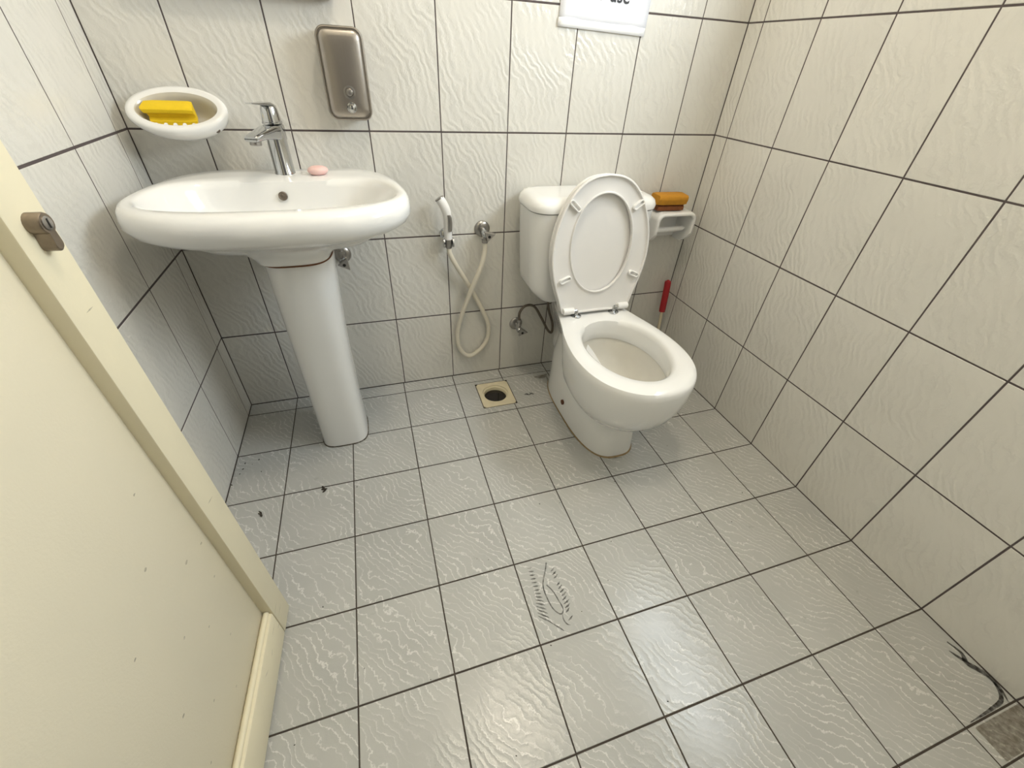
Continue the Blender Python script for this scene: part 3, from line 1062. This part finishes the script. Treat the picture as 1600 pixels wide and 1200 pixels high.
def shear(p, y):
    x, z = p
    k = min(1.0, max(0.0, (z + .064) / .115))
    zz = z if z > -.06 else z + .006 + .046 * (max(0.0, -y - .045) / .061) ** 2
    return Vector((x, y, zz - .004 * (-y / .105) * (z > 0)))


rings = []
outer, inner = hood(0, .028), hood(T_, .020)
sec = []
for y, e in ((-.001, 0), (-.03, 0), (-.06, 0), (-.08, 0), (-.094, 0), (-.103, .0012), (-.106, .0045)):
    sec.append([shear((x * (1 - e / W_), z - e * (z > .02)), y) for x, z in outer])
for y, e in ((-.106, -.0035), (-.102, 0), (-.094, 0), (-.08, 0), (-.06, 0), (-.03, 0), (-.012, 0)):
    sec.append([shear((x * (1 - e / W_), z - e * (z > .02)), y) for x, z in inner])
vs = [[bm.verts.new(p) for p in r] for r in sec]
for a, b in zip(vs, vs[1:]):
    for i in range(len(a) - 1):
        bm.faces.new((a[i], a[i + 1], b[i + 1], b[i]))
m_ = len(vs)
for i in (0, -1):      # close the lower edges of the cheeks
    for a in range(m_ // 2 - 1):
        bm.faces.new((vs[a][i], vs[a + 1][i], vs[m_ - 2 - a][i], vs[m_ - 1 - a][i]))
fin('hood', bm, M['ceramic'], tph, angle=50)
bm = bmesh.new()
box(bm, (-W_ + .004, -.013, -.064), (W_ - .004, -.001, .046), .004)
fin('back_plate', bm, M['ceramic'], tph)
bm = bmesh.new()
lathe(bm, (-.010, -.0125, .008), (0, -1, 0), [(0, .0036), (.0012, .0036)], 14)
fin('screw', bm, M['black'], tph)
bm = bmesh.new()
lathe(bm, (-W_ + T_, -.066, -.022), (1, 0, 0.02), [(0, .006), (.010, .006), (.011, .0105), (.132, .0090), (.133, .005), (.1445, .005)], 20)
fin('roller', bm, M['plastic_white'], tph)['label'] = 'white paper roller'

am = empty('amber_sponge', (1.772, -.058, .6585), 'amber and brown two layer sponge on the toilet paper holder', 'sponge', rz=math.radians(-3))
sponge('sponge_body', .118, [(-.028, .020), (.03, .020), (.03, .046), (.026, .050), (-.026, .050), (-.032, .045), (-.033, .034), (-.029, .026)], M['sponge_amber'], (0, 0, 0), (0, 0, 0), am, .2)
o = sponge('scouring_base', .106, [(-.026, 0), (.028, 0), (.028, .0198), (-.024, .0198), (-.020, .016), (-.026, .012)], M['sponge_dark'], (0, 0, 0), (0, 0, 0), am, .2)
o['label'] = 'dark brown underside'

# ------------------------------------------------------------------ red handled brush in the corner
bs = empty('toilet_brush', (1.888, -.060, 0), 'red handled stick leaning in the corner behind the toilet', 'brush')
bm = bmesh.new()
p_a, p_b = Vector((.000, -.004, .16)), Vector((.004, .028, .362))
tube(bm, [Vector((-.002, -.02, .03)), Vector((0, -.006, .15)), Vector((.0025, .008, .235))], .0065, 14)
fin('stick', bm, M['stick'], bs)
bm = bmesh.new()
path = spline([(.0022, .006, .224), (.0025, .010, .25), (.003, .015, .29), (.004, .021, .33), (.0045, .025, .350), (.0048, .027, .361)], 5)
tube(bm, path, [.0125 if i < 2 else .0132 - .0006 * max(0, i - 20) if i < len(path) - 3 else .0085 - .0025 * (i - len(path) + 3) for i in range(len(path))], 18)
fin('grip', bm, M['red'], bs)['label'] = 'dark red rubber grip'
bm = bmesh.new()
lathe(bm, (-.002, -.022, .0005), (0, 0, 1), [(0, .022), (.01, .028), (.05, .028), (.065, .012)], 20)
fin('bristle_head', bm, M['bristle'], bs)

# ------------------------------------------------------------------ floor drain
dr = empty('floor_drain', (1.113, -.159, 0), 'square cream floor drain with a dark open hole', 'drain')
bm = bmesh.new()
sq = []
for i in range(48):
    t = 2 * math.pi * (i + .5) / 48
    c, s = math.cos(t), math.sin(t)
    k = 1 / max(abs(c), abs(s))
    sq.append((c * k * .0655, s * k * .0735))


def circ(r, z):
    return [Vector((r * math.cos(2 * math.pi * (i + .5) / 48), .004 + r * math.sin(2 * math.pi * (i + .5) / 48), z)) for i in range(48)]


loft(bm, [[Vector((x, y, -.006)) for x, y in sq], [Vector((x, y, .0004)) for x, y in sq], [Vector((x * .985, y * .985, .0012)) for x, y in sq], circ(.0545, .0012), circ(.0515, .0002), circ(.0505, -.004), circ(.0455, -.006), circ(.0445, -.008), circ(.0435, -.06)], False, False)
fin('plate', bm, M['drain'], dr, angle=35)
bm = bmesh.new()
loft(bm, [circ(.0442, -.026), circ(.0442, -.020)])
fin('water', bm, M['water'], dr)['label'] = 'dark water in the hole'

# ------------------------------------------------------------------ marks and scraps on the floor
def strip(bm, pts, wd, z=.0005, taper=True):
    pts = [Vector((p[0], p[1], 0)) for p in pts]
    L, Rr = [], []
    m = len(pts)
    for i, p in enumerate(pts):
        d = (pts[min(i + 1, m - 1)] - pts[max(i - 1, 0)]).normalized()
        q = Vector((-d.y, d.x, 0))
        s = i / max(1, m - 1)
        wv = wd * (math.sin(math.pi * min(1, max(.08, s * .9 + .06))) if taper else 1)
        L.append(bm.verts.new((p.x + q.x * wv, p.y + q.y * wv, z)))
        Rr.append(bm.verts.new((p.x - q.x * wv, p.y - q.y * wv, z)))
    for i in range(m - 1):
        bm.faces.new((L[i], L[i + 1], Rr[i + 1], Rr[i]))


# shoe print: long axis from heel (near) to toe (far)
bm = bmesh.new()
A, B = Vector((1.022, -.880, 0)), Vector((1.018, -1.046, 0))
ax = (B - A)
sd = Vector((1, 0, 0))
for k in range(15):
    t = .02 + k * .06
    c = A + ax * t
    bulge = .004 + .010 * math.sin(math.pi * min(1, t))
    l = .010 + .026 * max(0, t - .45)
    slope = .002 + .042 * max(0, t - .4)
    strip(bm, [c + Vector((-.012 - l - bulge * .3, slope, 0)), c + Vector((-.012 - l * .4, slope * .4, 0)), c + Vector((-.010, 0, 0))], .0022)
for k in range(14):
    t = .16 + k * .058
    c = A + ax * t + Vector((.030 + .006 * math.sin(3 * t), 0, 0))
    l = .008 + .008 * random.random()
    if random.random() < .85:
        strip(bm, [c, c + Vector((l * .6, .003, 0)), c + Vector((l * 1.2, .008, 0))], .0024)
loop = [A + ax * t + Vector((x, 0, 0)) for t, x in ((.0, .030), (.12, .020), (.26, .006), (.36, .000), (.50, .000), (.66, .004), (.76, .012), (.80, .022), (.74, .030), (.60, .026), (.45, .020), (.34, .010))]
strip(bm, spline(loop, 5), .0015, taper=False)
loop = [A + ax * t + Vector((x, 0, 0)) for t, x in ((.80, .024), (.88, .022), (.95, .026), (.98, .034))]
strip(bm, spline(loop, 5), .0017)
loop = [A + ax * t + Vector((x, 0, 0)) for t, x in ((.82, -.018), (.92, -.002), (1.0, .010), (1.03, .014))]
strip(bm, spline(loop, 5), .0017)
tag(fin('shoe_print', bm, M['stain'], smooth=False), 'grey shoe print on a pale tile in the middle of the floor', 'stain')

bm = bmesh.new()
strip(bm, spline([(1.915, -1.335, 0), (1.922, -1.362, 0), (1.911, -1.380, 0), (1.921, -1.396, 0), (1.930, -1.415, 0), (1.926, -1.440, 0), (1.914, -1.462, 0)], 6), .0065)
strip(bm, spline([(1.898, -1.350, 0), (1.908, -1.372, 0), (1.916, -1.384, 0)], 6), .004)
strip(bm, spline([(1.928, -1.405, 0), (1.926, -1.430, 0), (1.905, -1.452, 0), (1.86, -1.457, 0), (1.79, -1.459, 0)], 6), .004)
tag(fin('black_smear', bm, M['smear'], smooth=False), 'black smear on the floor along the right wall', 'stain')
bm = bmesh.new()
strip(bm, [(1.79, -1.496, 0), (1.84, -1.496, 0), (1.90, -1.496, 0), (1.934, -1.496, 0)], .028, taper=False)
tag(fin('brown_dirt', bm, M['grime'], smooth=False), 'brown dirt patch on the small tile in the near right floor corner', 'stain')
bm = bmesh.new()
strip(bm, spline([(1.362, -.085, 0), (1.335, -.098, 0), (1.30, -.092, 0)], 6), .012)
strip(bm, spline([(1.355, -.10, 0), (1.345, -.17, 0), (1.325, -.23, 0)], 6), .006)
strip(bm, spline([(1.318, -.36, 0), (1.322, -.45, 0), (1.345, -.53, 0), (1.385, -.582, 0), (1.44, -.598, 0)], 6), .006)
tag(fin('brown_grime', bm, M['grime'], smooth=False), 'brown grime stain on the tiles around the toilet foot', 'stain', kind='stuff')
bm = bmesh.new()
strip(bm, spline([(1.222, -.196, 0), (1.232, -.191, 0), (1.242, -.199, 0), (1.256, -.190, 0)], 5), .003)
strip(bm, spline([(1.246, -.186, 0), (1.255, -.195, 0), (1.262, -.200, 0)], 5), .004)
tag(fin('dark_scuff', bm, M['smear'], smooth=False), 'small dark scuff on the tile right of the floor drain', 'stain')


def scrap(x, y, s, seed, label):
    rnd = random.Random(seed)
    bm = bmesh.new()
    for k in range(3):
        a = rnd.uniform(0, 3.1)
        c = Vector((rnd.uniform(-.3, .3) * s, (k - 1) * .55 * s, .0008))
        u = Vector((math.cos(a), math.sin(a), 0)) * s * rnd.uniform(.45, .8)
        q = Vector((-u.y, u.x, 0)) * rnd.uniform(.22, .4)
        ring = [c + u, c + u * .4 + q, c - u * .5 + q * .8, c - u, c - u * .4 - q, c + u * .5 - q]
        up = Vector((0, 0, s * .16))
        loft(bm, [ring, [p + up * (1 + .6 * rnd.random()) for p in ring], [c.lerp(p, .5) + up * 2 for p in ring]])
    tag(fin('leaf_scrap', bm, M['debris'], None, (x, y, 0), angle=30), label, 'litter', 'leaf scraps on the floor')


scrap(.483, -.475, .012, 3, 'dark leaf scrap on the joint in front of the pedestal')
scrap(.315, -.518, .010, 5, 'dark leaf scrap on the tile beside the door edge')
bm = bmesh.new()
rnd = random.Random(11)
sp = [(.240, -.302), (.279, -.296), (.293, -.351), (.238, -.326), (.232, -.345), (.217, -.385), (.847, -.249), (1.313, -.908), (1.252, -.872), (.774, -.344), (.262, -.312), (.285, -.10), (.30, -.12), (.905, -.83), (.99, -1.07), (1.19, -.97), (.70, -.93), (1.10, -.70), (1.62, -.72)]
for x, y in sp + [(rnd.uniform(.45, 1.85), rnd.uniform(-1.3, -.3)) for _ in range(26)]:
    s = rnd.uniform(.0012, .0026) if (x, y) not in sp[:7] else rnd.uniform(.0026, .004)
    a = rnd.uniform(0, 3)
    u = Vector((math.cos(a), math.sin(a), 0)) * s
    q = Vector((-u.y, u.x, 0)) * .55
    c = Vector((x, y, .0004))
    ring = [c + u, c + q, c - u, c - q]
    loft(bm, [ring, [c.lerp(p, .6) + Vector((0, 0, .0012)) for p in ring]])
tag(fin('dirt_specks', bm, M['debris'], smooth=False), 'scattered dark specks of dirt on the floor tiles', 'dirt', kind='stuff')
